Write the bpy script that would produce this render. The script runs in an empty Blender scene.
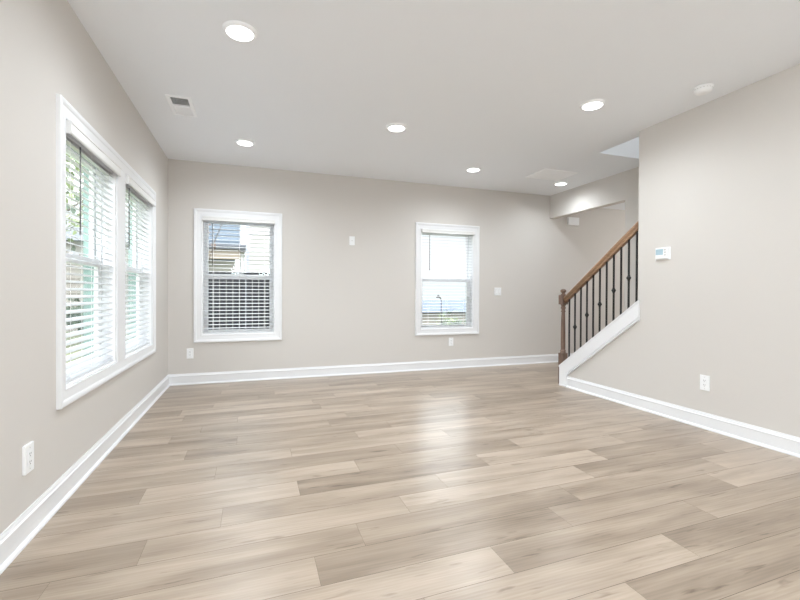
import bpy, bmesh, math, random
from mathutils import Vector, Matrix
random.seed(7)
SC = bpy.context.scene
COL = SC.collection

# ------------------------------------------------------------------ camera, world, lights, exposure
FPX, CX, CY = 419.676, 399.047, 296.024
CAM_H = 1.12665
YAW, PITCH, ROLL = 0.333994, -0.006186, 0.004075
right = Vector((math.cos(YAW), -math.sin(YAW), 0)); fwd0 = Vector((math.sin(YAW), math.cos(YAW), 0)); up0 = Vector((0, 0, 1))
fwd = fwd0 * math.cos(PITCH) + up0 * math.sin(PITCH)
up1 = up0 * math.cos(PITCH) - fwd0 * math.sin(PITCH)
r3 = right * math.cos(ROLL) + up1 * math.sin(ROLL)
u3 = up1 * math.cos(ROLL) - right * math.sin(ROLL)
cam_data = bpy.data.cameras.new('camera')
cam = bpy.data.objects.new('camera', cam_data); COL.objects.link(cam)
m = Matrix.Identity(4)
for i in range(3):
    m[i][0] = r3[i]; m[i][1] = u3[i]; m[i][2] = -fwd[i]
m[2][3] = CAM_H
cam.matrix_world = m
cam_data.sensor_width = 36.0
cam_data.lens = FPX / 800 * 36.0
cam_data.shift_x = (400 - CX) / 800
cam_data.shift_y = (CY - 300) / 800
cam_data.clip_start = 0.02; cam_data.clip_end = 300
SC.camera = cam

world = bpy.data.worlds.new('sky'); SC.world = world; world.use_nodes = True
bg = world.node_tree.nodes['Background']
bg.inputs['Color'].default_value = (0.92, 0.96, 1.0, 1)
# hazy white horizon, much brighter bright-cloud sky higher up
_n = world.node_tree.nodes; _l = world.node_tree.links
_tc = _n.new('ShaderNodeTexCoord'); _sx = _n.new('ShaderNodeSeparateXYZ'); _mr = _n.new('ShaderNodeMapRange')
_mr.interpolation_type = 'SMOOTHSTEP'
_mr.inputs['From Min'].default_value = 0.13; _mr.inputs['From Max'].default_value = 0.32
_mr.inputs['To Min'].default_value = 0.88; _mr.inputs['To Max'].default_value = 6.0
_l.new(_tc.outputs['Generated'], _sx.inputs[0]); _l.new(_sx.outputs['Z'], _mr.inputs['Value']); _l.new(_mr.outputs['Result'], bg.inputs['Strength'])

sun_d = bpy.data.lights.new('sun', 'SUN'); sun_d.energy = 1.2; sun_d.angle = math.radians(1.5)
sun_d.color = (1.0, 0.95, 0.86)
sun = bpy.data.objects.new('sun', sun_d); COL.objects.link(sun)
sun.rotation_euler = Vector((-0.55, 0.6, -0.75)).to_track_quat('-Z', 'Y').to_euler()

LENS_EMIT = 4.0
SPOT_W = 64.0           # lamp lenses of the six recessed lights in view
LAMP_COL = (0.90, 0.965, 1.02)
def lamp(x, y, z, power, r=0.08, col=LAMP_COL):
    d = bpy.data.lights.new('fill_lamp', 'AREA'); d.shape = 'DISK'; d.size = 2 * r
    d.energy = power; d.color = col
    o = bpy.data.objects.new('fill_lamp', d); COL.objects.link(o); o.location = (x, y, z)
    return o
# unseen ceiling lamps added behind the camera to help light the room
for lx, ly in ((-0.08, 0.75), (1.3, -0.2), (2.7, 0.85), (-0.08, -1.6), (2.7, -1.6), (1.3, -2.8)):
    lamp(lx, ly, 2.732, 10)
# unseen point lights added behind the camera as front fill for walls and ceiling
for lx in (-0.45, 0.3, 1.05):
    d = bpy.data.lights.new('rear_fill_light', 'POINT'); d.energy = 36; d.shadow_soft_size = 0.16; d.color = LAMP_COL
    o = bpy.data.objects.new('rear_fill_light', d); COL.objects.link(o); o.location = (lx, -1.5, 1.75)
d = bpy.data.lights.new('hall_fill_light', 'POINT'); d.energy = 36; d.shadow_soft_size = 0.15; d.color = (1.0, 0.98, 0.95)  # unseen point light added to brighten the hall beyond the passage
o = bpy.data.objects.new('hall_fill_light', d); COL.objects.link(o); o.location = (6.6, 4.0, 1.7)
lamp(4.15, 2.2, 5.1, 24, r=0.12, col=(0.86, 0.93, 1.0))  # unseen lamp added upstairs to brighten the stairwell shaft

vs = SC.view_settings
SC.display_settings.display_device = 'sRGB'
vs.view_transform = 'Standard'; vs.look = 'None'; vs.exposure = 0.48; vs.gamma = 1.0
vs.use_curve_mapping = False
try:
    SC.cycles.max_bounces = 14; SC.cycles.diffuse_bounces = 8; SC.cycles.glossy_bounces = 4
    SC.cycles.transparent_max_bounces = 24; SC.cycles.transmission_bounces = 8
    SC.cycles.use_denoising = True; SC.cycles.sample_clamp_indirect = 6.0
except Exception:
    pass

# ------------------------------------------------------------------ dimensions
H = 2.74; D = 5.7096; L = -0.9766; R = 3.5971; HX = 4.5976
WT = 0.18                  # outer wall thickness
YB = -4.5                  # back end of the room behind the camera
SLOPE = 0.7318             # stair pitch
RT = 0.12                  # partition thickness

# ------------------------------------------------------------------ materials
MATS = {}
def mat(name, col, rough=0.5, metal=0.0, spec=0.5, emit=None, emit_s=0.0, bump=0.0, bump_scale=200.0, vary=0.0, vary_scale=3.0, coat=0.0):
    if name in MATS: return MATS[name]
    M = bpy.data.materials.new(name); M.use_nodes = True
    nt = M.node_tree; p = nt.nodes['Principled BSDF']
    p.inputs['Base Color'].default_value = (*col, 1); p.inputs['Roughness'].default_value = rough
    p.inputs['Metallic'].default_value = metal
    if 'Specular IOR Level' in p.inputs: p.inputs['Specular IOR Level'].default_value = spec
    if coat: p.inputs['Coat Weight'].default_value = coat
    if emit:
        p.inputs['Emission Color'].default_value = (*emit, 1); p.inputs['Emission Strength'].default_value = emit_s
    if bump or vary:
        tc = nt.nodes.new('ShaderNodeTexCoord')
    if bump:
        n = nt.nodes.new('ShaderNodeTexNoise'); n.inputs['Scale'].default_value = bump_scale; n.inputs['Detail'].default_value = 3
        b = nt.nodes.new('ShaderNodeBump'); b.inputs['Strength'].default_value = bump; b.inputs['Distance'].default_value = 0.002
        nt.links.new(tc.outputs['Object'], n.inputs['Vector']); nt.links.new(n.outputs['Fac'], b.inputs['Height'])
        nt.links.new(b.outputs['Normal'], p.inputs['Normal'])
    if vary:
        n = nt.nodes.new('ShaderNodeTexNoise'); n.inputs['Scale'].default_value = vary_scale; n.inputs['Detail'].default_value = 4
        mx = nt.nodes.new('ShaderNodeMix'); mx.data_type = 'RGBA'
        mx.inputs['A'].default_value = (*[c * (1 - vary) for c in col], 1); mx.inputs['B'].default_value = (*[min(1, c * (1 + vary)) for c in col], 1)
        nt.links.new(tc.outputs['Object'], n.inputs['Vector']); nt.links.new(n.outputs['Fac'], mx.inputs['Factor'])
        nt.links.new(mx.outputs['Result'], p.inputs['Base Color'])
    MATS[name] = M
    return M

PAINT = mat('wall_paint', (0.65, 0.624, 0.592), 0.7, bump=0.05, bump_scale=350, spec=0.3)
CEIL = mat('ceiling_paint', (0.85, 0.875, 0.905), 0.85, bump=0.05, bump_scale=300, spec=0.2)
TRIM = mat('white_trim_paint', (0.82, 0.83, 0.845), 0.32)
PLASTIC = mat('white_plastic', (0.90, 0.915, 0.925), 0.35)
SLOT = mat('dark_slot', (0.08, 0.08, 0.08), 0.6)
GREYP = mat('grey_plastic', (0.58, 0.575, 0.56), 0.4)
VINYL = mat('white_vinyl', (0.94, 0.95, 0.965), 0.35)
STOP = mat('pale_green_exterior_trim', (0.17, 0.26, 0.235), 0.5)
SLAT = mat('blind_slat_white', (0.64, 0.65, 0.67), 0.4)
VALANCE = mat('blind_valance_white', (0.80, 0.80, 0.79), 0.4)
CORD = mat('blind_cord', (0.75, 0.75, 0.74), 0.7)
WAND = mat('wand_smoke_plastic', (0.16, 0.16, 0.16), 0.25)
IRON = mat('black_iron', (0.012, 0.011, 0.011), 0.45)
LENS = mat('lamp_lens', (0.9, 0.9, 0.9), 0.4, emit=(0.97, 0.99, 1.0), emit_s=LENS_EMIT)
METALW = mat('white_enamel', (0.94, 0.96, 0.98), 0.4)
DUCT = mat('duct_grey', (0.055, 0.06, 0.065), 0.7)
SCREENM = mat('thermostat_display', (0.42, 0.56, 0.64), 0.2)
RED = mat('tiny_led', (0.3, 0.6, 0.3), 0.3)

def wood(name, c1, c2, rough=0.38, axis_scale=(30, 3, 30)):
    M = bpy.data.materials.new(name); M.use_nodes = True; nt = M.node_tree; p = nt.nodes['Principled BSDF']
    tc = nt.nodes.new('ShaderNodeTexCoord'); mp = nt.nodes.new('ShaderNodeMapping'); mp.inputs['Scale'].default_value = axis_scale
    n = nt.nodes.new('ShaderNodeTexNoise'); n.inputs['Scale'].default_value = 2.0; n.inputs['Detail'].default_value = 6
    r = nt.nodes.new('ShaderNodeValToRGB'); r.color_ramp.elements[0].position = 0.3; r.color_ramp.elements[1].position = 0.7
    r.color_ramp.elements[0].color = (*c1, 1); r.color_ramp.elements[1].color = (*c2, 1)
    nt.links.new(tc.outputs['Object'], mp.inputs['Vector']); nt.links.new(mp.outputs['Vector'], n.inputs['Vector'])
    nt.links.new(n.outputs['Fac'], r.inputs['Fac']); nt.links.new(r.outputs['Color'], p.inputs['Base Color'])
    p.inputs['Roughness'].default_value = rough
    return M
OAK = wood('stained_oak_rail', (0.24, 0.135, 0.075), (0.38, 0.235, 0.14))
OAKP = wood('stained_oak_post', (0.115, 0.070, 0.050), (0.205, 0.13, 0.095), 0.4, (30, 30, 3))

def glass_mat(name, tint):
    M = bpy.data.materials.new(name); M.use_nodes = True; nt = M.node_tree
    for n in list(nt.nodes): nt.nodes.remove(n)
    out = nt.nodes.new('ShaderNodeOutputMaterial'); mix = nt.nodes.new('ShaderNodeMixShader')
    tr = nt.nodes.new('ShaderNodeBsdfTransparent'); tr.inputs['Color'].default_value = (*tint, 1)
    gl = nt.nodes.new('ShaderNodeBsdfGlossy'); gl.inputs['Roughness'].default_value = 0.02; gl.inputs['Color'].default_value = (0.9, 1.0, 0.96, 1)
    fr = nt.nodes.new('ShaderNodeFresnel'); fr.inputs['IOR'].default_value = 1.35
    nt.links.new(fr.outputs['Fac'], mix.inputs['Fac']); nt.links.new(tr.outputs[0], mix.inputs[1]); nt.links.new(gl.outputs[0], mix.inputs[2])
    nt.links.new(mix.outputs[0], out.inputs['Surface'])
    return M
GLASS = glass_mat('window_glass', (0.95, 0.98, 0.978))

def screen_mat():
    M = bpy.data.materials.new('insect_screen_mesh'); M.use_nodes = True; nt = M.node_tree
    for n in list(nt.nodes): nt.nodes.remove(n)
    out = nt.nodes.new('ShaderNodeOutputMaterial'); mix = nt.nodes.new('ShaderNodeMixShader'); mix.inputs['Fac'].default_value = 0.10
    tr = nt.nodes.new('ShaderNodeBsdfTransparent'); df = nt.nodes.new('ShaderNodeBsdfDiffuse'); df.inputs['Color'].default_value = (0.03, 0.03, 0.035, 1)
    nt.links.new(tr.outputs[0], mix.inputs[1]); nt.links.new(df.outputs[0], mix.inputs[2]); nt.links.new(mix.outputs[0], out.inputs['Surface'])
    return M
SCRN = screen_mat()

# plank floor: per-plank tone and seed are stored with each plank, grain from stretched noise
def plank_mat():
    M = bpy.data.materials.new('oak_vinyl_plank'); M.use_nodes = True; nt = M.node_tree; N = nt.nodes; K = nt.links
    p = N['Principled BSDF']
    tc = N.new('ShaderNodeTexCoord')
    tone = N.new('ShaderNodeAttribute'); tone.attribute_name = 'tone'
    seed = N.new('ShaderNodeAttribute'); seed.attribute_name = 'seed'
    def math_(op, a, b=None, c=None):
        n = N.new('ShaderNodeMath'); n.operation = op
        for i, v in enumerate((a, b, c)):
            if v is None: continue
            if isinstance(v, (int, float)): n.inputs[i].default_value = v
            else: K.new(v, n.inputs[i])
        return n.outputs[0]
    comb = N.new('ShaderNodeCombineXYZ')
    K.new(math_('MULTIPLY', seed.outputs['Fac'], 37.0), comb.inputs['X']); K.new(math_('MULTIPLY', seed.outputs['Fac'], 91.0), comb.inputs['Y'])
    K.new(math_('MULTIPLY', seed.outputs['Fac'], 17.0), comb.inputs['Z'])
    add = N.new('ShaderNodeVectorMath'); add.operation = 'ADD'
    K.new(tc.outputs['Object'], add.inputs[0]); K.new(comb.outputs[0], add.inputs[1])
    def noise(scale_vec, scale, detail=4, rough=0.55, dist=0.0):
        mp = N.new('ShaderNodeMapping'); mp.inputs['Scale'].default_value = scale_vec
        K.new(add.outputs[0], mp.inputs['Vector'])
        n = N.new('ShaderNodeTexNoise'); n.inputs['Scale'].default_value = scale; n.inputs['Detail'].default_value = detail
        n.inputs['Roughness'].default_value = rough; n.inputs['Distortion'].default_value = dist
        K.new(mp.outputs[0], n.inputs['Vector'])
        return n.outputs['Fac']
    broad = noise((1.0, 7.0, 1.0), 1.3, 3, 0.5, 0.4)        # wide streaks
    fine = noise((1.3, 46.0, 1.0), 1.8, 5, 0.62, 0.1)        # fine grain
    knots = noise((2.6, 20.0, 1.0), 1.7, 3, 0.5, 0.4)       # dark mineral marks
    # cathedral grain
    mpw = N.new('ShaderNodeMapping'); mpw.inputs['Scale'].default_value = (0.9, 7.5, 1.0)
    K.new(add.outputs[0], mpw.inputs['Vector'])
    wv = N.new('ShaderNodeTexWave'); wv.wave_type = 'RINGS'; wv.rings_direction = 'Z'
    wv.inputs['Scale'].default_value = 2.6; wv.inputs['Distortion'].default_value = 5.0; wv.inputs['Detail'].default_value = 2.5
    wv.inputs['Detail Scale'].default_value = 1.2
    K.new(mpw.outputs[0], wv.inputs['Vector'])
    ramp = N.new('ShaderNodeValToRGB'); e = ramp.color_ramp.elements
    e[0].position = 0.0; e[0].color = (0.136, 0.096, 0.067, 1)
    e[1].position = 1.0; e[1].color = (0.50, 0.41, 0.325, 1)
    mid = ramp.color_ramp.elements.new(0.5); mid.color = (0.316, 0.248, 0.186, 1)
    v = math_('ADD', math_('MULTIPLY', math_('SUBTRACT', tone.outputs['Fac'], 0.04), 0.52), math_('MULTIPLY', math_('SUBTRACT', broad, 0.22), 1.15))
    v = math_('ADD', v, math_('MULTIPLY', math_('SUBTRACT', fine, 0.5), 0.5))
    v = math_('ADD', v, math_('MULTIPLY', math_('SUBTRACT', wv.outputs['Fac'], 0.5), 0.06))
    kn = math_('MULTIPLY', math_('MAXIMUM', math_('SUBTRACT', knots, 0.63), 0.0), -3.4)
    v = math_('ADD', v, kn)
    K.new(v, ramp.inputs['Fac']); K.new(ramp.outputs['Color'], p.inputs['Base Color'])
    p.inputs['Specular IOR Level'].default_value = 0.7
    K.new(math_('ADD', math_('MULTIPLY', fine, 0.10), 0.25), p.inputs['Roughness'])
    b = N.new('ShaderNodeBump'); b.inputs['Strength'].default_value = 0.10; b.inputs['Distance'].default_value = 0.001
    K.new(fine, b.inputs['Height']); K.new(b.outputs['Normal'], p.inputs['Normal'])
    return M
PLANK = plank_mat()
GAP = mat('plank_joint', (0.13, 0.10, 0.08), 0.8)

# ------------------------------------------------------------------ mesh helpers
class MB:
    """collects shapes; build() links them as ONE mesh object"""
    def __init__(s): s.bm = bmesh.new(); s.mi = 0; s.smooth = False
    def face(s, pts, mi=None, sm=False):
        f = s.bm.faces.new([s.bm.verts.new(p) for p in pts]); f.material_index = s.mi if mi is None else mi; f.smooth = sm
        return f
    def box(s, a, b, bev=0.0, seg=1, mi=None, M=None):
        t = bmesh.new(); bmesh.ops.create_cube(t, size=1)
        c = [(a[i] + b[i]) / 2 for i in range(3)]; d = [abs(b[i] - a[i]) for i in range(3)]
        for v in t.verts: v.co = Vector((c[0] + v.co.x * d[0], c[1] + v.co.y * d[1], c[2] + v.co.z * d[2]))
        if bev: bmesh.ops.bevel(t, geom=list(t.edges), offset=bev, segments=seg, affect='EDGES', profile=0.5)
        s.merge(t, mi, M, sm=False)
    def merge(s, t, mi=None, M=None, sm=False):
        if M is not None: bmesh.ops.transform(t, matrix=M, verts=t.verts)
        mp = {v: s.bm.verts.new(v.co) for v in t.verts}
        for f in t.faces:
            try: g = s.bm.faces.new([mp[v] for v in f.verts])
            except ValueError: continue
            g.material_index = s.mi if mi is None else mi; g.smooth = sm
        t.free()
    def prism(s, poly, axis, a, b, mi=None):
        """poly of 2-D points extruded along axis 0/1/2 from a to b"""
        def P(q, t):
            if axis == 0: return (t, q[0], q[1])
            if axis == 1: return (q[0], t, q[1])
            return (q[0], q[1], t)
        n = len(poly); A = [s.bm.verts.new(P(q, a)) for q in poly]; B = [s.bm.verts.new(P(q, b)) for q in poly]
        fs = [s.bm.faces.new(A[::-1]), s.bm.faces.new(B)]
        for i in range(n): fs.append(s.bm.faces.new((A[i], A[(i + 1) % n], B[(i + 1) % n], B[i])))
        for f in fs: f.material_index = s.mi if mi is None else mi
    def lathe(s, prof, c, seg=24, axis=2, mi=None, smooth=True, cap=True):
        """prof: (radius, height) pairs about an axis through c"""
        rings = []
        for r, h in prof:
            ring = []
            for k in range(seg):
                a = 2 * math.pi * k / seg; x, y = r * math.cos(a), r * math.sin(a)
                q = (x, y, h) if axis == 2 else ((h, x, y) if axis == 0 else (y, h, x))
                ring.append(s.bm.verts.new((c[0] + q[0], c[1] + q[1], c[2] + q[2])))
            rings.append(ring)
        for i in range(len(rings) - 1):
            for k in range(seg):
                f = s.bm.faces.new((rings[i][k], rings[i][(k + 1) % seg], rings[i + 1][(k + 1) % seg], rings[i + 1][k]))
                f.smooth = smooth; f.material_index = s.mi if mi is None else mi
        if cap:
            for rg, rv in ((rings[0], True), (rings[-1], False)):
                f = s.bm.faces.new(rg[::-1] if rv else rg); f.material_index = s.mi if mi is None else mi
    def tube(s, p, q, r, seg=8, r2=None, mi=None):
        p, q = Vector(p), Vector(q); d = (q - p).normalized()
        u = d.orthogonal().normalized(); w = d.cross(u); r2 = r if r2 is None else r2
        A = [s.bm.verts.new(p + (u * math.cos(2 * math.pi * k / seg) + w * math.sin(2 * math.pi * k / seg)) * r) for k in range(seg)]
        B = [s.bm.verts.new(q + (u * math.cos(2 * math.pi * k / seg) + w * math.sin(2 * math.pi * k / seg)) * r2) for k in range(seg)]
        fs = [s.bm.faces.new(A[::-1]), s.bm.faces.new(B)]
        for k in range(seg):
            f = s.bm.faces.new((A[k], A[(k + 1) % seg], B[(k + 1) % seg], B[k])); f.smooth = True; fs.append(f)
        for f in fs: f.material_index = s.mi if mi is None else mi
    def build(s, name, mats, parent=None, loc=None):
        """geometry is given in the parent's space (world when there is none); loc moves the origin without moving the shape"""
        bmesh.ops.recalc_face_normals(s.bm, faces=s.bm.faces)
        if loc is not None: bmesh.ops.translate(s.bm, vec=-Vector(loc), verts=s.bm.verts)
        me = bpy.data.meshes.new(name); s.bm.to_mesh(me); s.bm.free()
        for m_ in (mats if isinstance(mats, (list, tuple)) else [mats]): me.materials.append(m_)
        o = bpy.data.objects.new(name, me); COL.objects.link(o)
        if parent is not None: o.parent = parent
        if loc is not None: o.location = loc
        return o

def tag(o, label=None, cat=None, group=None, kind=None):
    if label: o['label'] = label
    if cat: o['category'] = cat
    if group: o['group'] = group
    if kind: o['kind'] = kind
    return o
def empty(name, loc, rz=0.0, label=None, cat=None, group=None, kind=None):
    o = bpy.data.objects.new(name, None); COL.objects.link(o); o.location = loc; o.rotation_euler = (0, 0, rz)
    o.empty_display_size = 0.1
    return tag(o, label, cat, group, kind)
def copy_tree(o, parent=None):
    c = o.copy(); COL.objects.link(c)
    if parent is not None: c.parent = parent
    for ch in list(o.children):
        copy_tree(ch, c)
    return c
def struct(name, mb, m_, label, cat, parent=None):
    o = mb.build(name, m_, parent)
    if parent is None: tag(o, label, cat, kind='structure')
    return o

def plate(mb, rect, holes, w0, w1, fn):
    """slab spanning rect (u0,v0,u1,v1) with rectangular holes, between depths w0 and w1; fn(u,v,w)->xyz. Holes get reveal faces."""
    us = sorted({rect[0], rect[2], *[h[0] for h in holes], *[h[2] for h in holes]})
    vs_ = sorted({rect[1], rect[3], *[h[1] for h in holes], *[h[3] for h in holes]})
    us = [u for u in us if rect[0] <= u <= rect[2]]; vs_ = [v for v in vs_ if rect[1] <= v <= rect[3]]
    def solid(i, j):
        if i < 0 or j < 0 or i >= len(us) - 1 or j >= len(vs_) - 1: return False
        cu, cv = (us[i] + us[i + 1]) / 2, (vs_[j] + vs_[j + 1]) / 2
        return not any(h[0] < cu < h[2] and h[1] < cv < h[3] for h in holes)
    cache = {}
    def V(u, v, w):
        k = (u, v, w)
        if k not in cache: cache[k] = mb.bm.verts.new(fn(u, v, w))
        return cache[k]
    for i in range(len(us) - 1):
        for j in range(len(vs_) - 1):
            if not solid(i, j): continue
            a, b, c, d = us[i], us[i + 1], vs_[j], vs_[j + 1]
            for w in (w0, w1): mb.bm.faces.new((V(a, c, w), V(b, c, w), V(b, d, w), V(a, d, w)))
            if not solid(i - 1, j): mb.bm.faces.new((V(a, c, w0), V(a, d, w0), V(a, d, w1), V(a, c, w1)))
            if not solid(i + 1, j): mb.bm.faces.new((V(b, c, w0), V(b, d, w0), V(b, d, w1), V(b, c, w1)))
            if not solid(i, j - 1): mb.bm.faces.new((V(a, c, w0), V(b, c, w0), V(b, c, w1), V(a, c, w1)))
            if not solid(i, j + 1): mb.bm.faces.new((V(a, d, w0), V(b, d, w0), V(b, d, w1), V(a, d, w1)))

# ------------------------------------------------------------------ room shell
# window openings
WZ0, WZ1 = 0.600, 2.072
W2 = (-0.603, 0.263); W3 = (2.320, 3.188)               # back wall, in X
LW = ((2.755, 3.672), (3.878, 4.838))                   # left wall, in Y
CASE = 0.091

mb = MB(); plate(mb, (YB, -0.3, D, H + 0.3), [(a, WZ0, b, WZ1) for a, b in LW], L, L - WT, lambda u, v, w: (w, u, v))
struct('wall_left', mb, PAINT, 'warm greige painted wall with the double window on the left', 'wall')
mb = MB(); plate(mb, (L - WT, -0.3, 8.2, H + 0.3), [(a, WZ0, b, WZ1) for a, b in (W2, W3)], D, D + WT, lambda u, v, w: (u, w, v))
struct('wall_back', mb, PAINT, 'warm greige far wall with two single windows', 'wall')

# partition on the right: full height, then a knee wall following the stair pitch
CORNER = 3.150
def ztop(y): return 1.052 + SLOPE * (3.150 - y)         # top of the knee wall, under the cap
mb = MB()
mb.prism([(YB, -0.3), (4.245, -0.3), (4.245, ztop(4.245)), (CORNER, ztop(CORNER)), (CORNER, H), (YB, H)], 0, R, R + RT)
struct('wall_right', mb, PAINT, 'light greige partition wall that steps down to a sloped knee wall beside the stairs', 'wall')

# far side of the stairs: full wall, open passage under a dropped header at the back
JAMB = 4.234; HEADZ = 2.365
mb = MB()
mb.prism([(YB, -0.3), (JAMB, -0.3), (JAMB, HEADZ), (D, HEADZ), (D, H), (YB, H)], 0, HX, HX + RT)
struct('wall_stair', mb, PAINT, 'wall on the far side of the stairs with a dropped header over the passage', 'wall')
mb = MB(); mb.box((L - WT, YB - 0.15, -0.3), (8.2, YB, H + 0.3)); struct('wall_front', mb, PAINT, 'plain wall closing the room behind the camera', 'wall')
mb = MB(); mb.box((8.05, YB, -0.3), (8.2, D, H + 0.3)); struct('wall_hall', mb, PAINT, 'plain end wall of the hall beyond the passage', 'wall')

# ceiling with the stairwell opening and the duct opening of the air register
SHX0, SHX1, SHY0, SHY1 = R + RT + 0.006, HX, -0.2, 3.79
VX0, VX1, VY0, VY1 = -0.682, -0.492, 3.862, 4.262
mb = MB(); plate(mb, (L - WT, YB, HX + RT, D), [(SHX0, SHY0, SHX1, SHY1), (VX0 + .02, VY0 + .02, VX1 - .02, VY1 - .02)], H, H + 0.3, lambda u, v, w: (u, v, w))
struct('ceiling', mb, CEIL, 'flat pale ceiling with a stairwell opening at the right', 'ceiling')
mb = MB(); mb.box((HX + RT, YB, 2.615), (8.2, D, H + 0.3)); struct('ceiling_hall', mb, CEIL, 'slightly lower ceiling of the hall beyond the passage', 'ceiling')
# walls of the stairwell upstairs
mb = MB()
mb.box((SHX0 - 0.1, SHY1, H + 0.3), (SHX1 + 0.1, SHY1 + 0.1, 5.3)); mb.box((SHX0 - 0.1, SHY0 - 0.1, H + 0.3), (SHX1 + 0.1, SHY0, 5.3))
mb.box((SHX0 - 0.1, SHY0, H + 0.3), (SHX0, SHY1, 5.3)); mb.box((SHX1, SHY0, H + 0.3), (SHX1 + 0.1, SHY1, 5.3))
mb.box((SHX0 - 0.1, SHY0 - 0.1, 5.3), (SHX1 + 0.1, SHY1 + 0.1, 5.4))
struct('wall_upstairs', mb, PAINT, 'upper walls of the stairwell seen through the ceiling opening', 'wall')
# duct box above the air register
mb = MB()
x0, x1, y0, y1 = VX0 + .02, VX1 - .02, VY0 + .02, VY1 - .02
mb.face([(x0, y0, H + .28), (x1, y0, H + .28), (x1, y1, H + .28), (x0, y1, H + .28)])
for a, b in (((x0 + .001, y0), (x0 + .001, y1)), ((x1 - .001, y0), (x1 - .001, y1)), ((x0, y0 + .001), (x1, y0 + .001)), ((x0, y1 - .001), (x1, y1 - .001))):
    mb.face([(a[0], a[1], H + .01), (b[0], b[1], H + .01), (b[0], b[1], H + .28), (a[0], a[1], H + .28)])
duct_mb = mb

# ------------------------------------------------------------------ plank floor
ROT = 0.02; PW = 0.191; PL = 1.219; Y0 = 1.794; XREF = -0.3
joint_px = [(-0.577, 2.651), (-0.44, 3.198), (-0.454, 2.088), (-0.744, 1.926), (-0.116, 3.371), (-0.221, 2.868), (0.253, 3.072),
            (0.624, 2.662), (0.249, 2.473), (-0.148, 2.275), (0.248, 1.701), (1.464, 2.519), (1.464, 1.727), (0.999, 1.527),
            (1.816, 1.338), (1.375, 1.197), (1.074, 3.481), (1.444, 4.952), (-0.638, 4.369), (-0.344, 5.127), (-0.375, 4.619), (-0.131, 3.972)]
def row_of(x, y): return math.floor((y - ROT * (x - XREF) - Y0) / PW)
phase = {}
for x, y in joint_px: phase.setdefault(row_of(x, y), x)
# (x, y) inside a plank -> how light it is (1) or dark (0)
tone_px = [(-0.9, 2.65, .3), (0.0, 2.66, .75), (-0.1, 2.10, .8), (-0.8, 2.07, .3), (-0.3, 1.90, .6), (1.0, 1.91, .35), (2.3, 1.94, .5), (3.2, 1.97, .8),
           (0.3, 2.69, .75), (1.2, 2.68, .3), (-0.1, 2.46, .85), (0.8, 2.48, .15), (0.5, 2.29, .65), (-0.6, 2.26, .7), (1.5, 2.32, .85), (2.6, 2.36, .3),
           (0.0, 2.12, .8), (1.0, 2.11, .6), (1.3, 2.12, .9), (2.3, 2.13, .35), (0.9, 1.72, .35), (-0.2, 1.69, .85), (1.9, 1.74, .4), (3.0, 1.76, .85),
           (0.5, 1.52, .8), (1.5, 1.54, .4), (1.0, 1.33, .75), (2.2, 1.36, .35), (1.2, 1.15, .75), (1.8, 1.22, .35), (-0.8, 3.19, .8), (0.1, 3.21, .3),
           (-0.4, 4.38, .4), (0.1, 4.38, .85), (-0.1, 4.38, .85), (2.3, 2.55, .75), (2.9, 2.6, .35)]
tone_map = {}
def plank_key(x, y):
    r = row_of(x, y); ph = phase.get(r)
    if ph is None: ph = phase[r] = random.Random(r * 13 + 5).uniform(0, PL)
    return r, math.floor((x - ph) / PL)
for x, y, t in tone_px: tone_map[plank_key(x, y)] = t
bm = bmesh.new()
lt = bm.faces.layers.float.new('tone'); ls = bm.faces.layers.float.new('seed')
g = 0.0010
rng = random.Random(3)
FX0, FX1, FY0, FY1 = L - 0.01, 8.1, YB, D
for r in range(-40, 25):
    ya = Y0 + r * PW
    ph = phase.get(r)
    if ph is None: ph = phase[r] = random.Random(r * 13 + 5).uniform(0, PL)
    for k in range(-8, 12):
        xa, xb = ph + k * PL, ph + (k + 1) * PL
        t = tone_map.get((r, k), None); rv = rng.random(); sd = rng.random()
        if t is None: t = 0.2 + 0.6 * rv
        xa2, xb2 = max(xa + .0005, FX0), min(xb - .0005, FX1)
        if xb2 - xa2 < 0.02: continue
        pts = []
        for x, yy in ((xa2, ya + g), (xb2, ya + g), (xb2, ya + PW - g), (xa2, ya + PW - g)):
            pts.append((x, yy + ROT * (x - XREF)))
        pts = [(x, min(max(y, FY0), FY1)) for x, y in pts]
        if max(p[1] for p in pts) - min(p[1] for p in pts) < 0.03 or pts[2][1] - pts[1][1] < 1e-3 or pts[3][1] - pts[0][1] < 1e-3: continue
        f = bm.faces.new([bm.verts.new((x, y, 0)) for x, y in pts]); f[lt] = t; f[ls] = sd; f.material_index = 0
sub = MB()
sub.box((FX0 - .2, FY0 - .1, -0.12), (FX1 + .1, FY1 + .1, -0.003))
sm = bpy.data.meshes.new('t'); sub.bm.to_mesh(sm); sub.bm.free()
n0 = len(bm.faces); bm.from_mesh(sm); bm.faces.ensure_lookup_table()
for f in bm.faces[n0:]: f.material_index = 1
bpy.data.meshes.remove(sm)
me = bpy.data.meshes.new('floor'); bm.to_mesh(me); bm.free(); me.materials.append(PLANK); me.materials.append(GAP)
fl = bpy.data.objects.new('floor', me); COL.objects.link(fl)
tag(fl, 'light brown wood plank floor with staggered long boards', 'floor', kind='structure')

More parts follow.
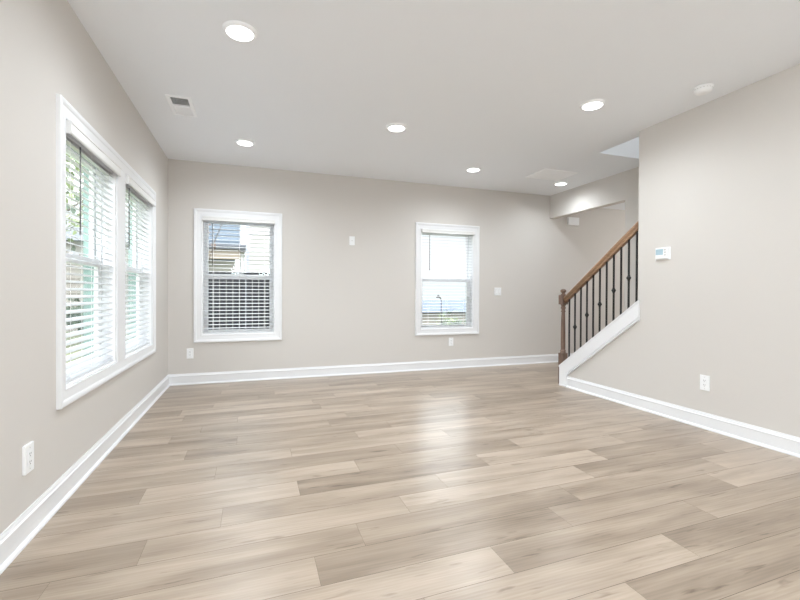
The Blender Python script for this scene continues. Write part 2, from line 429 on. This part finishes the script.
# ------------------------------------------------------------------ baseboards (profile = distance from wall, height)
BASE = [(0, 0), (0.0275, 0), (0.0275, 0.006), (0.024, 0.013), (0.016, 0.019), (0.0135, 0.020), (0.0135, 0.100), (0.0165, 0.103), (0.0165, 0.108), (0.0095, 0.113), (0.0085, 0.120), (0.0050, 0.128), (0.0050, 0.134), (0, 0.134)]
mb = MB(); mb.prism([(L + d, z) for d, z in BASE], 1, YB, D)
struct('baseboard_left', mb, TRIM, 'white baseboard along the left wall', 'baseboard')
mb = MB(); mb.prism([(D - d, z) for d, z in BASE], 0, L, 8.05)
struct('baseboard_back', mb, TRIM, 'white baseboard along the far wall', 'baseboard')
mb = MB(); mb.prism([(R - d, z) for d, z in BASE], 1, YB, 4.118)
struct('baseboard_right', mb, TRIM, 'white baseboard along the right wall', 'baseboard')

# stair skirt board on the knee wall: sloped white board, bead along its lower edge, thin cap
YE = 4.252; SKT = 0.020
def zs(y): return 1.056 + SLOPE * (3.127 - y)
mb = MB()
c = (3.127, zs(3.127) - .187); d_ = (4.118, zs(4.118) - .187)
def band(lo, hi, t):                     # strip along the slope, lo..hi above the lower edge, t thick
    mb.prism([(c[0], c[1] + lo), (c[0], c[1] + hi), (d_[0], d_[1] + hi), (d_[0], d_[1] + lo)], 0, R - t, R)
mb.prism([(YE, 0), (YE, zs(YE)), (d_[0], zs(d_[0])), (d_[0], 0)], 0, R - SKT, R)
band(.036, .187, SKT); band(.018, .036, .009); band(0, .018, SKT - .001)
mb.prism([(c[0], c[1] + .003), (c[0], c[1] + .014), (d_[0], d_[1] + .014), (d_[0], d_[1] + .003)], 0, R - SKT - .006, R - SKT + .002)
mb.box((R - .0275, 4.118, 0), (R - SKT, YE, .02), .004)
mb.prism([(YE + .003, zs(YE) - .006), (YE + .003, zs(YE) + .012), (3.127, zs(3.127) + .014), (3.127, zs(3.127) - .004)], 0, R - SKT - .006, R + RT + .012)
struct('trim_1', mb, TRIM, 'white sloped skirt board capping the knee wall of the stairs', 'trim')

# stair flight behind the knee wall
mb = MB()
for k in range(14):
    y_f = 4.19 - k * 0.2596
    mb.box((R + RT, y_f - 0.2596 - 0.02, 0 if k < 2 else k * .19 - .2), (HX, y_f, (k + 1) * .19))
struct('stairs', mb, mat('stair_carpet', (0.45, 0.42, 0.38), 0.9, bump=0.3, bump_scale=500), 'flight of stairs rising behind the knee wall', 'stairs')

# ------------------------------------------------------------------ windows
def frame_ring(mb, u0, v0, u1, v1, prof, fn):
    """mitred picture frame: prof = (outset from the opening edge, projection) closed loop"""
    rings = []
    for o, p in prof:
        rings.append([mb.bm.verts.new(fn(u, v, p)) for u, v in ((u0 - o, v0 - o), (u1 + o, v0 - o), (u1 + o, v1 + o), (u0 - o, v1 + o))])
    n = len(prof)
    for i in range(n):
        a, b = rings[i], rings[(i + 1) % n]
        for k in range(4):
            mb.bm.faces.new((a[k], a[(k + 1) % 4], b[(k + 1) % 4], b[k]))
CASING = [(0.0, 0.0), (0.0, 0.011), (0.006, 0.014), (0.012, 0.012), (0.055, 0.016), (0.062, 0.021), (0.072, 0.024), (0.084, 0.025), (CASE, 0.021), (CASE, 0.0)]

def window_unit(root, u0, u1, fn, screen=True):
    """double-hung sash window in an opening u0..u1; fn(u, v, w): w = depth outward from the wall's inner face"""
    z0, z1 = WZ0, WZ1; zm = 1.347
    def bx(mb, a, b, bev=0.002):
        P, Q = fn(*a), fn(*b); mb.box([min(P[i], Q[i]) for i in range(3)], [max(P[i], Q[i]) for i in range(3)], bev)
    # jamb liner / outer frame
    mb = MB(); T = 0.020
    bx(mb, (u0, z0, .0), (u0 + .012, z1, .085)); bx(mb, (u1 - .012, z0, .0), (u1, z1, .085))
    bx(mb, (u0 + .012, z0, .0), (u1 - .012, z0 + .012, .085)); bx(mb, (u0 + .012, z1 - .012, .0), (u1 - .012, z1, .085))
    mb.build('jamb_liner', VINYL, root)
    mb = MB()
    def ring(mb, w0, w1):
        bx(mb, (u0 + .004, z0 + .004, w0), (u0 + .028, z1 - .004, w1)); bx(mb, (u1 - .028, z0 + .004, w0), (u1 - .004, z1 - .004, w1))
        bx(mb, (u0 + .028, z0 + .004, w0), (u1 - .028, z0 + .018, w1)); bx(mb, (u0 + .028, z1 - .030, w0), (u1 - .028, z1 - .004, w1))
    ring(mb, .085, .1205)
    mb.build('vinyl_frame', VINYL, root)
    mb = MB(); ring(mb, .1205, WT + .015); mb.build('exterior_stop', STOP, root)
    for nm, a, b, w in (('lower_sash', z0 + .018, zm + .018, .092), ('upper_sash', zm - .018, z1 - .030, .122)):
        mb = MB(); s = .034; t = .028
        ua, ub = u0 + .028, u1 - .028
        bx(mb, (ua, a, w), (ua + s, b, w + t)); bx(mb, (ub - s, a, w), (ub, b, w + t))
        bot = .034 if nm == 'lower_sash' else .036
        bx(mb, (ua + s, a, w), (ub - s, a + bot, w + t)); top = .056 if nm == 'lower_sash' else .036
        bx(mb, (ua + s, b - top, w), (ub - s, b, w + t))
        so = mb.build(nm, VINYL, root)
        mb = MB()
        P = [(ua + s, a + bot), (ub - s, a + bot), (ub - s, b - top), (ua + s, b - top)]
        mb.face([fn(u, v, w + t / 2) for u, v in P])
        mb.build('glass', GLASS, so)
        if nm == 'lower_sash':
            mb = MB(); um = (ua + ub) / 2
            bx(mb, (um - .05, b - .002, w + .004), (um + .05, b + .012, w + .024), .003)
            mb.build('sash_lock', VINYL, so)
    if screen:
        mb = MB()
        P = [(u0 + .028, z0 + .018), (u1 - .028, z0 + .018), (u1 - .028, zm), (u0 + .028, zm)]
        mb.face([fn(u, v, .160) for u, v in P]); mb.build('insect_screen', SCRN, root)

def back_fn(u, v, w): return (u, D + w, v)
def left_fn(u, v, w): return (L - w, u, v)
def make_back_window(name, span, label):
    root = empty(name, (0, 0, 0), label=label, cat='window', kind='structure')
    mb = MB(); frame_ring(mb, span[0], WZ0, span[1], WZ1, CASING, lambda u, v, p: (u, D - p, v)); mb.build('casing', TRIM, root)
    window_unit(root, span[0], span[1], back_fn)
    return root
w1 = empty('window_1', (0, 0, 0), label='white trimmed double window in the left wall', cat='window', kind='structure')
mb = MB(); frame_ring(mb, LW[0][0], WZ0, LW[1][1], WZ1, CASING, lambda u, v, p: (L + p, u, v))
mb.build('casing', TRIM, w1)
mb = MB(); mb.box((L, LW[0][1], WZ0), (L + .013, LW[1][0], WZ1), .002); mb.build('mullion', TRIM, w1)
for a, b in LW: window_unit(w1, a, b, left_fn)
make_back_window('window_2', W2, 'left window of the far wall with a dark fence outside')
make_back_window('window_3', W3, 'right window of the far wall showing mostly white sky')

# ------------------------------------------------------------------ blinds (built once along +X facing -Y, then copied in a loop)
PITCHZ = 0.0445
def make_blind(width, wand_u, wand_z, tilt, VAL_Z0, VAL_Z1):
    """local: u along the window from 0, y=0 the wall face, -y into the room"""
    root = empty('window_blind', (0, 0, 0))
    mb = MB()
    mb.box((.003, -.036, VAL_Z0), (width - .003, -.026, VAL_Z1), .002)
    mb.box((.003, -.0265, VAL_Z0 + .002), (.013, .012, VAL_Z1 - .002)); mb.box((width - .013, -.0265, VAL_Z0 + .002), (width - .003, .012, VAL_Z1 - .002))
    mb.box((.003, -.040, VAL_Z1 - .016), (width - .003, -.034, VAL_Z1 - .003), .002); mb.box((.003, -.039, VAL_Z0 + .004), (width - .003, -.035, VAL_Z0 + .014), .0015)
    mb.build('valance', VALANCE, root)
    mb = MB(); mb.box((.016, .012, VAL_Z0 + .010), (width - .016, .060, 2.066), .002); mb.build('headrail', SLAT, root)
    mb = MB(); z = VAL_Z0 - .002; yc = .038
    zs_ = []
    while z > WZ0 + .045:
        Mx = Matrix.Translation((0, yc, z)) @ Matrix.Rotation(math.radians(tilt), 4, 'X')
        t = bmesh.new(); prof = [(-.025, 0), (-.0125, .0026), (0, .0036), (.0125, .0026), (.025, 0), (.025, -.003), (.0125, -.0004), (0, .0006), (-.0125, -.0004), (-.025, -.003)]
        A = [t.verts.new((.006, p, q)) for p, q in prof]; B = [t.verts.new((width - .006, p, q)) for p, q in prof]
        for i in range(10): t.faces.new((A[i], A[(i + 1) % 10], B[(i + 1) % 10], B[i]))
        for q in (A, B):
            for i in range(4): t.faces.new((q[i], q[i + 1], q[8 - i], q[9 - i]))
        mb.merge(t, M=Mx); zs_.append(z); z -= PITCHZ
    mb.build('slats', SLAT, root)
    zb = WZ0 + .016
    mb = MB(); mb.box((.006, yc - .025, zb - .010), (width - .006, yc + .025, zb + .010), .003); mb.build('bottom_rail', SLAT, root)
    for u in (.13, width / 2, width - .13):
        mb = MB()
        for yy in (yc - .0262, yc + .0262): mb.box((u - .0011, yy - .0008, zb), (u + .0011, yy + .0008, 2.02))
        mb.build('ladder_cord', CORD, root)
    mb = MB(); mb.tube((wand_u, .004, 1.995), (wand_u, .004, wand_z), .0042, 8); mb.tube((wand_u, .004, wand_z), (wand_u, .004, wand_z - .03), .0055, 8)
    mb.build('tilt_wand', WAND, root)
    return root
BL = (('near blind of the left double window, its valance end showing', (L, LW[0][0], 0), math.pi / 2, LW[0][1] - LW[0][0], .25, 1.50, 16),
      ('far blind of the left double window, nearest the room corner', (L, LW[1][0], 0), math.pi / 2, LW[1][1] - LW[1][0], .17, 1.52, 16),
      ('white slatted blind in front of the dark fence', (W2[0], D, 0), 0, W2[1] - W2[0], .119, 1.50, 4.5),
      ('white slatted blind in the far wall window nearer the stairs', (W3[0], D, 0), 0, W3[1] - W3[0], .139, 1.50, 2.5))
for lab, loc, rz, w, wu, wz, tl in BL:
    o = make_blind(w, wu, wz, tl, *((1.992, 2.064) if rz else (2.018, 2.070))); o.location = loc; o.rotation_euler = (0, 0, rz)
    tag(o, lab, 'blind', 'white slatted window blinds')

# ------------------------------------------------------------------ recessed ceiling lights
def make_downlight():
    root = empty('recessed_light', (0, 0, 0))
    mb = MB()
    mb.lathe([(.079, -.010), (.080, -.0165), (.083, -.0170), (.092, -.010), (.101, -.004), (.102, .0)], (0, 0, 0), 40, cap=False)
    mb.build('trim_ring', METALW, root)
    mb = MB(); mb.lathe([(.0800, -.011), (.0800, -.0155), (.06, -.0175), (.001, -.019)], (0, 0, 0), 40); mb.build('lens', LENS, root)
    d = bpy.data.lights.new('lamp_light', 'SPOT'); d.energy = SPOT_W; d.spot_size = math.radians(172); d.spot_blend = 1.0
    d.shadow_soft_size = .07; d.color = LAMP_COL
    l = bpy.data.objects.new('lamp_light', d); COL.objects.link(l); l.parent = root; l.location = (0, 0, -.03)
    return root
lights = [((-0.081, 2.777), 'round ceiling light nearest the left wall and the camera'),
          ((-0.088, 4.794), 'ceiling light just in front of the far wall window with the dark fence'),
          ((1.307, 3.864), 'middle ceiling light in the centre of the room'),
          ((2.684, 4.825), 'ceiling light in front of the far window nearer the stairs'),
          ((2.718, 2.841), 'ceiling light nearest the smoke detector'),
          ((4.222, 5.009), 'ceiling light beside the white ceiling panel, next to the dropped header')]
proto = make_downlight()
for i, ((x, y), lab) in enumerate(lights):
    o = proto if i == 0 else copy_tree(proto)
    if i == 5:                                  # passage light turned down to weaken the hot spot on the header
        l = [c for c in o.children if c.type == 'LIGHT'][0]; l.data = l.data.copy(); l.data.energy = SPOT_W * .5
    o.location = (x, y, H); tag(o, lab, 'ceiling light', 'round recessed ceiling lights')

# ------------------------------------------------------------------ ceiling register, panel, smoke detector
cv = empty('ceiling_vent', ((VX0 + VX1) / 2, (VY0 + VY1) / 2, H), label='white rectangular air register in the ceiling by the left wall', cat='vent')
off = Vector((-(VX0 + VX1) / 2, -(VY0 + VY1) / 2, -H))
bmesh.ops.translate(duct_mb.bm, vec=off, verts=duct_mb.bm.verts); duct_mb.build('duct', DUCT, cv)
hw, hl = (VX1 - VX0) / 2, (VY1 - VY0) / 2
mb = MB()
frame_ring(mb, -hw + .028, -hl + .028, hw - .028, hl - .028, [(0, .004), (0, -.004), (.004, -.007), (.022, -.007), (.032, -.002), (.032, 0)], lambda u, v, p: (u, v, p))
mb.build('frame', METALW, cv)
mb = MB(); mb.box((-hw + .026, -.003, -.006), (hw - .026, .004, .012)); mb.build('divider', METALW, cv)
n = 13
for half, ang, nm in ((-1, math.radians(-64), 'louver_bank'), (1, math.radians(42), 'louver_bank')):
    mb = MB()
    for k in range(n):
        yk = half * (.006 + (k + .5) * (hl - .036) / n)
        Mx = Matrix.Translation((0, yk, .004)) @ Matrix.Rotation(ang, 4, 'X')
        mb.box((-hw + .027, -.0006, -.008), (hw - .027, .0006, .008), M=Mx)
    mb.build(nm, METALW, cv)
mb = MB(); mb.box((-.004, hl - .024, -.016), (.004, hl - .018, -.006)); mb.build('damper_lever', METALW, cv)

cp = empty('ceiling_panel', (3.80, 4.69, H), label='flat white rectangular return air panel on the ceiling near the dropped header', cat='vent')
PANELM = mat('panel_white', (0.94, 0.96, 0.98), 0.5)
mb = MB(); frame_ring(mb, -.235, -.175, .235, .175, [(0, 0), (0, -.009), (.006, -.012), (.026, -.011), (.034, -.003), (.034, 0)], lambda u, v, p: (u, v, p)); mb.build('frame', PANELM, cp)
mb = MB(); mb.box((-.2345, -.1745, -.007), (.2345, -.052, -.001), .001); mb.box((-.2345, -.048, -.007), (.2345, .1745, -.001), .001)
mb.build('cover', PANELM, cp)

sd = empty('smoke_detector', (3.306, 2.322, H), label='round white smoke detector on the ceiling above the right wall', cat='smoke detector')
mb = MB(); mb.lathe([(.074, 0), (.075, -.008), (.071, -.012), (.071, -.014)], (0, 0, 0), 36); mb.build('mounting_base', PLASTIC, sd)
mb = MB(); mb.lathe([(.070, -.014), (.070, -.022), (.066, -.034), (.056, -.043), (.035, -.047), (.001, -.048)], (0, 0, 0), 36); mb.build('cover', PLASTIC, sd)
mb = MB()
for k in range(18):
    a = 2 * math.pi * k / 18
    mb.box((.0685, -.006, -.021), (.0708, .006, -.017), M=Matrix.Rotation(a, 4, 'Z'))
mb.build('sensing_slots', GREYP, sd)
mb = MB(); mb.lathe([(.013, -.0465), (.013, -.050), (.010, -.051)], (.018, -.01, 0), 18); mb.build('test_button', PLASTIC, sd)

sd.scale = (.88, .88, .95)

# ------------------------------------------------------------------ wall plates: local -Y faces the room, origin on the wall face
def plate_mb(w, h, t=.006):
    mb = MB(); mb.box((-w / 2, -t, -h / 2), (w / 2, 0, h / 2), .0022, 2); return mb
def make_outlet(loc, rz, label, t=.007, w=.075, h=.124):
    root = empty('wall_outlet', loc, rz, label=label, cat='outlet', group='white duplex wall outlets')
    plate_mb(w, h, t).build('cover_plate', PLASTIC, root)
    mb = MB(); mb.box((-.0168, -t - .0018, -.0335), (.0168, -t + .001, .0335), .001); rec = mb.build('receptacle', PLASTIC, root)
    mb = MB()
    for zc in (.0185, -.0185):
        mb.box((-.0075, -t - .0022, zc - .002), (-.0045, -t - .0012, zc + .0075)); mb.box((.0045, -t - .0022, zc - .001), (.0075, -t - .0012, zc + .0065))
        mb.lathe([(.0027, -t - .0022), (.0027, -t - .0012)], (0, 0, zc - .008), 10, axis=1)
    mb.build('slots', SLOT, rec)
    for zc in (.048, -.048):
        mb = MB(); mb.lathe([(.003, -t - .001), (.003, -t + .001)], (0, 0, zc), 10, axis=1); mb.build('screw', GREYP, root)
    return root
make_outlet((L, 2.360, .368), math.pi / 2, 'white wall outlet low on the left wall, nearest the camera', t=.013, w=.080, h=.130)
make_outlet((-.734, D, .378), 0, 'white outlet on the far wall near the left room corner')
make_outlet((2.812, D, .402), 0, 'white outlet on the far wall directly under the right window')
make_outlet((R, 2.490, .384), -math.pi / 2, 'white outlet on the right wall above the baseboard', w=.080, h=.127)

sw = empty('light_switch', (3.617, D, 1.163), 0, 'white two gang light switch plate beside the right window of the far wall', 'switch')
plate_mb(.122, .124).build('cover_plate', PLASTIC, sw)
for x in (-.023, .023):
    mb = MB(); mb.box((x - .0165, -.0080, -.033), (x + .0165, -.005, .033), .001); s_ = mb.build('rocker_frame', GREYP, sw)
    mb = MB(); mb.box((x - .0150, -.0100, -.031), (x + .0150, -.006, .031), .002, M=Matrix.Rotation(math.radians(3), 4, 'X')); mb.build('rocker', PLASTIC, s_)

cpw = empty('cable_plate', (1.288, D, 1.853), 0, 'small white jack plate high on the far wall between the windows', 'wall plate')
plate_mb(.075, .122).build('cover_plate', PLASTIC, cpw)
mb = MB(); mb.lathe([(.0065, -.006), (.0065, -.010), (.0045, -.010), (.0045, -.017)], (0, 0, 0.0), 12, axis=1); mb.build('jack', GREYP, cpw)

th = empty('thermostat', (R, 2.882, 1.506), -math.pi / 2, 'white thermostat with a pale blue display on the right wall', 'thermostat')
mb = MB(); mb.box((-.076, -.006, -.058), (.076, 0, .058), .003, 2); mb.build('back_plate', PLASTIC, th)
mb = MB(); mb.box((-.062, -.026, -.050), (.055, -.006, .050), .005, 2); hs = mb.build('housing', PLASTIC, th)
mb = MB(); mb.box((-.056, -.0272, -.012), (.018, -.0255, .042), .0005); mb.build('display', SCREENM, hs)
mb = MB()
for k in range(3): mb.box((.028, -.0275, .026 - k * .024), (.046, -.0255, .040 - k * .024), .001)
mb.build('buttons', GREYP, hs)

dc = empty('door_chime', (5.045, D, 2.343), 0, 'white box shaped door chime high on the wall under the dropped header', 'door chime')
mb = MB(); mb.box((-.100, -.008, -.058), (.100, 0, .058)); mb.build('base', PLASTIC, dc)
mb = MB(); mb.box((-.108, -.052, -.064), (.108, -.008, .064), .005, 2); cvr = mb.build('cover', PLASTIC, dc)
mb = MB()
for k in range(5): mb.box((-.112, -.045, -.04 + k * .018), (-.1075, -.016, -.034 + k * .018))
mb.build('side_slots', GREYP, cvr)

# ------------------------------------------------------------------ stair railing: newel, rail, eleven iron balusters
NX, NY = 3.657, 4.279
rail_o = empty('stair_railing', (NX, NY, 0), label='stained wood stair railing with turned newel post and black iron balusters', cat='railing')
def rz_bot(y): return 1.017 + .733 * (4.232 - y)
def shift(mb): bmesh.ops.translate(mb.bm, vec=(-NX, -NY, 0), verts=mb.bm.verts); return mb
s = .041
mb = MB()
mb.box((NX - s, NY - s, 0), (NX + s, NY + s, .392), .004)
prof = [(.041, .392), (.036, .400), (.031, .408), (.035, .414), (.035, .422), (.029, .430), (.0265, .445), (.028, .50), (.0275, .60), (.0265, .70), (.0245, .80), (.022, .88), (.0215, .90),
        (.027, .906), (.0275, .914), (.022, .922), (.023, .940), (.029, .948), (.030, .960), (.024, .968), (.026, .982), (.034, .994), (.036, 1.0)]
mb.lathe(prof, (NX, NY, 0), 24)
nw = shift(mb).build('newel_post', OAKP, rail_o)
mb = MB(); mb.box((NX - s, NY - s, .998), (NX + s, NY + s, 1.116), .004); shift(mb).build('newel_block', OAKP, nw)
mb = MB(); mb.lathe([(.030, 1.115), (.030, 1.122), (.022, 1.128), (.018, 1.136), (.024, 1.144), (.033, 1.154), (.036, 1.164), (.033, 1.176), (.024, 1.185), (.010, 1.190), (.001, 1.191)], (NX, NY, 0), 24)
shift(mb).build('newel_finial', OAKP, nw)
# handrail
prof = [(-.020, .0), (.020, .0), (.022, .012), (.019, .024), (.021, .034), (.031, .044), (.033, .058), (.030, .072), (.020, .083), (.008, .087), (-.008, .087), (-.020, .083), (-.030, .072), (-.033, .058), (-.031, .044), (-.021, .034), (-.019, .024), (-.022, .012)]
mb = MB(); ya, yb = NY - s + .004, 3.152
A = [mb.bm.verts.new((NX + x, ya, rz_bot(ya) + z)) for x, z in prof]; B = [mb.bm.verts.new((NX + x, yb, rz_bot(yb) + z)) for x, z in prof]
mb.bm.faces.new(A); mb.bm.faces.new(B[::-1])
for i in range(len(prof)):
    j = (i + 1) % len(prof); f = mb.bm.faces.new((A[i], A[j], B[j], B[i])); f.smooth = True
shift(mb).build('handrail', OAK, rail_o)
# fillet of wood at the newel
knuck = {1: .732, 3: .885, 5: 1.015, 7: 1.168, 9: 1.296}
b0 = None
for k in range(11):
    y = 4.171 - k * .0952
    mb = MB(); h_ = .0072
    rot = Matrix.Rotation(math.radians(45), 4, 'Z')
    zb, zt = ztop(y) - .02, rz_bot(y) + .012
    mb.box((NX - h_, y - h_, zb), (NX + h_, y + h_, zt))
    b = shift(mb).build('baluster', IRON, rail_o)
    mb = MB(); zc = zs(y) + .012
    mb.box((NX - .012, y - .012, zc - .006), (NX + .012, y + .012, zc + .010), .002); shift(mb).build('shoe', IRON, b)
    if k in knuck:
        z = knuck[k]
        mb = MB(); mb.lathe([(.009, z - .034), (.012, z - .028), (.014, z - .018), (.022, z - .006), (.0235, z), (.022, z + .006), (.014, z + .018), (.012, z + .028), (.009, z + .034)], (NX, y, 0), 12)
        shift(mb).build('knuckle', IRON, b)

# ------------------------------------------------------------------ outdoors
GZ = -0.35
GRASS = mat('lawn', (0.12, 0.13, 0.065), 0.9, vary=0.45, vary_scale=1.5)
def grow(mb): pass
mb = MB()
nx, ny = 24, 24
def gz(x, y):
    z = GZ
    if x > 3 and y > 7: z -= min(2.6, (y - 7) * .10) * min(1, (x - 3) / 3)
    return z
grid = [[mb.bm.verts.new((-40 + 80 * i / nx, -12 + 72 * j / ny, gz(-40 + 80 * i / nx, -12 + 72 * j / ny))) for j in range(ny + 1)] for i in range(nx + 1)]
for i in range(nx):
    for j in range(ny): mb.bm.faces.new((grid[i][j], grid[i + 1][j], grid[i + 1][j + 1], grid[i][j + 1]))
struct('ground', mb, GRASS, 'grassy yard outside the windows', 'ground')

# dark picket fence behind the left far window
FENCE = mat('dark_stained_board', (0.007, 0.007, 0.011), 0.8, vary=0.5, vary_scale=8)
fe = empty('yard_fence', (0, 8.5, GZ), label='dark vertical board fence outside the far window', cat='fence')
mb = MB()
for z in (.28, .66, 1.80): mb.box((-1.45, .02, z), (2.2, .06, z + .05))
mb.build('rails', FENCE, fe)
for k in range(31):
    x = -1.4 + k * .1155
    mb = MB(); mb.box((x, -.009, .04), (x + .1050, .009, 1.86), .002); mb.build('board', FENCE, fe)

def house(name, loc, w, d, h, wall_m, roof_m, label, roof_h=1.6, siding=.18, trim_m=None, eave=.35, windows=(), ridge='x'):
    r = empty(name, loc, label=label, cat='house')
    mb = MB(); mb.box((-w / 2, 0, 0), (w / 2, d, h))
    k = 0
    while k * siding < h - .05:
        z = k * siding
        mb.prism([(0, z), (-.022, z), (0, z + siding)], 0, -w / 2, w / 2); mb.prism([(w / 2, z), (w / 2 + .022, z), (w / 2, z + siding)], 1, 0, d); k += 1
    mb.build('siding', wall_m, r)
    mb = MB()
    if ridge == 'x': mb.prism([(-eave, h), (d + eave, h), (d / 2, h + roof_h)], 0, -w / 2 - eave, w / 2 + eave)
    else: mb.prism([(-w / 2 - eave, h), (w / 2 + eave, h), (0, h + roof_h)], 1, -eave, d + eave)
    mb.build('roof', roof_m, r)
    for x in (-w / 2, w / 2):
        mb = MB(); mb.box((x - .06, -.04, 0), (x + .06, .06, h)); mb.build('corner_trim', trim_m or TRIM, r)
    for (x0, z0, x1, z1) in windows:
        mb = MB(); mb.box((x0 - .08, -.05, z0 - .08), (x1 + .08, 0, z1 + .08)); wn = mb.build('window', TRIM, r)
        mb = MB(); mb.box((x0, -.06, z0), (x1, -.04, z1)); mb.build('pane', mat('house_pane', (.12, .15, .18), .1), wn)
    return r
BLUE = mat('blue_grey_siding', (0.135, 0.17, 0.215), 0.7)
CREAM = mat('cream_siding', (0.32, 0.29, 0.265), 0.7)
SHING = mat('grey_shingle', (0.07, 0.075, 0.085), 0.9, vary=.3, vary_scale=6)
SLATE = mat('blue_slate_roof', (0.065, 0.085, 0.125), 0.8, vary=.2, vary_scale=4)
TAN = mat('tan_board', (0.26, 0.22, 0.18), 0.8)
WHITEH = mat('white_siding', (0.40, 0.385, 0.365), 0.7)
hA = house('neighbour_house', (-1.47, 14, GZ), 2.3, 3.5, 4.7, BLUE, SHING, 'blue grey neighbour house beyond the dark fence', roof_h=.5, windows=())
mb = MB(); mb.prism([(-.9, 2.74), (-.9, 2.84), (0, 2.98), (0, 2.74)], 0, -1.2, 1.25); mb.build('porch_roof', SHING, hA)
mb = MB(); mb.box((-1.15, -.8, 2.46), (1.1, -.6, 2.74)); mb.build('porch_beam', TAN, hA)
mb = MB(); mb.box((-1.14, -.03, .1), (1.07, 0, 2.46)); mb.build('porch_wall', WHITEH, hA)
for x in (-1.0, 1.02):
    mb = MB(); mb.box((x - .06, -.78, 0), (x + .06, -.66, 2.46)); mb.build('porch_post', TRIM, hA)
mb = MB(); mb.box((1.25, -.14, 0), (1.34, -.05, 4.65)); mb.build('downspout', mat('downspout_grey', (.35, .36, .42), .5), hA)
house('neighbour_house', (3.15, 19, GZ), 6.9, 6, 7.2, WHITEH, SHING, 'sunlit white neighbour house beyond the fence', roof_h=.5, windows=())
house('neighbour_house', (-8.6, 19, GZ), 9.6, 6, 3.4, CREAM, SHING, 'low cream neighbour house seen through the left double window', roof_h=.9, windows=((-3.5, 1.0, -2.4, 2.2), (2.9, 1.2, 3.6, 2.1)))
house('downhill_house', (12.6, 26, -2.68), 6.4, 5, 2.55, mat('pale_blue_wall', (.22, .20, .18), .8), SLATE, 'blue roofed low house down the slope seen through the right far window', roof_h=.75)

# lamp post
LP = mat('dark_post', (.03, .03, .03), .5)
lp = empty('lamp_post', (5.28, 11.3, gz(5.28, 11.3)), label='dark lamp post standing outside the right far window', cat='lamp post')
mb = MB(); mb.tube((0, 0, 0), (-.04, 0, 1.65), .022, 8, .018); mb.build('pole', LP, lp)
mb = MB(); mb.tube((-.04, 0, 1.63), (-.13, 0, 1.73), .016, 8); mb.build('arm', LP, lp)
mb = MB(); mb.lathe([(.07, 0), (.065, .03), (.03, .07), (.005, .09)], (-.13, 0, 1.68), 14); mb.build('shade', LP, lp)

# trees and shrubs
LEAF = [mat('leaf_green', (.05, .08, .045), .6, vary=.5, vary_scale=3), mat('leaf_yellow_green', (.20, .25, .10), .6, vary=.4, vary_scale=3), mat('leaf_dark', (.05, .10, .05), .6, vary=.4, vary_scale=3)]
BARK = mat('bark', (.10, .08, .065), .9, vary=.4, vary_scale=10)
def tree(name, loc, h, cr, n, leaf, label, trunk_r=.12, cz=.62, size=.13, sparse=1.0, cat='tree', seed=1):
    rg = random.Random(seed)
    r = empty(name, loc, label=label, cat=cat)
    mb = MB(); tips = []
    mb.tube((0, 0, 0), (.05, 0, h * cz), trunk_r, 8, trunk_r * .55)
    for k in range(10):
        a = rg.uniform(0, 6.28); z0 = h * rg.uniform(.3, .75)
        e = Vector((math.cos(a) * cr * rg.uniform(.5, .95), math.sin(a) * cr * rg.uniform(.5, .95), z0 + h * rg.uniform(.08, .3)))
        b = Vector((.03, 0, min(z0, h * cz))); mid_ = b.lerp(e, .5) + Vector((0, 0, .1))
        mb.tube(b, mid_, trunk_r * .32, 6, trunk_r * .2); mb.tube(mid_, e, trunk_r * .2, 6, .01); tips += [e, mid_.lerp(e, .5)]
    mb.build('trunk', BARK, r)
    mb = MB()
    clumps = [Vector((rg.gauss(0, .42) * cr, rg.gauss(0, .42) * cr, h * cz + rg.gauss(0.12, .42) * h * (1 - cz) * 1.1)) for _ in range(26)] + tips
    for _ in range(n):
        c = rg.choice(clumps); p = c + Vector((rg.gauss(0, .17), rg.gauss(0, .17), rg.gauss(0, .14))) * cr * sparse
        u = Vector((rg.gauss(0, 1), rg.gauss(0, 1), rg.gauss(0, 1))).normalized(); w = u.orthogonal().normalized()
        a = size * rg.uniform(.6, 1.2)
        mb.face([p - u * a, p + w * a * .45, p + u * a, p - w * a * .45])
    mb.build('crown', leaf, r)
    return r
tree('yard_tree', (-4.3, 10.2, GZ), 7.4, 1.6, 800, LEAF[0], 'leafy green tree outside the left double window, nearest the house', seed=2, sparse=.8)
tree('yard_tree', (-6.4, 15.0, GZ), 8.4, 1.9, 1100, LEAF[1], 'yellow green tree farther back outside the left double window', seed=5, size=.16)
tree('yard_tree', (-1.15, 11.4, GZ), 5.6, .8, 90, mat('dry_leaf', (.10, .06, .045), .7), 'thin bare branched tree in front of the blue grey house', seed=8, trunk_r=.06, size=.10)
for i, (x, y, lab) in enumerate(((-4.6, 14.6, 'green shrub at the foot of the low cream house'), (10.2, 21.0, 'green shrub in front of the low blue roofed house'), (9.1, 18.6, 'olive green shrub down the slope left of the lamp post'))):
    tree('yard_shrub', (x, y, gz(x, y)), 1.15 if i == 0 else 1.45, .8, 500, LEAF[i % 2], lab, trunk_r=.04, cz=.5, size=.11, cat='shrub', seed=20 + i)
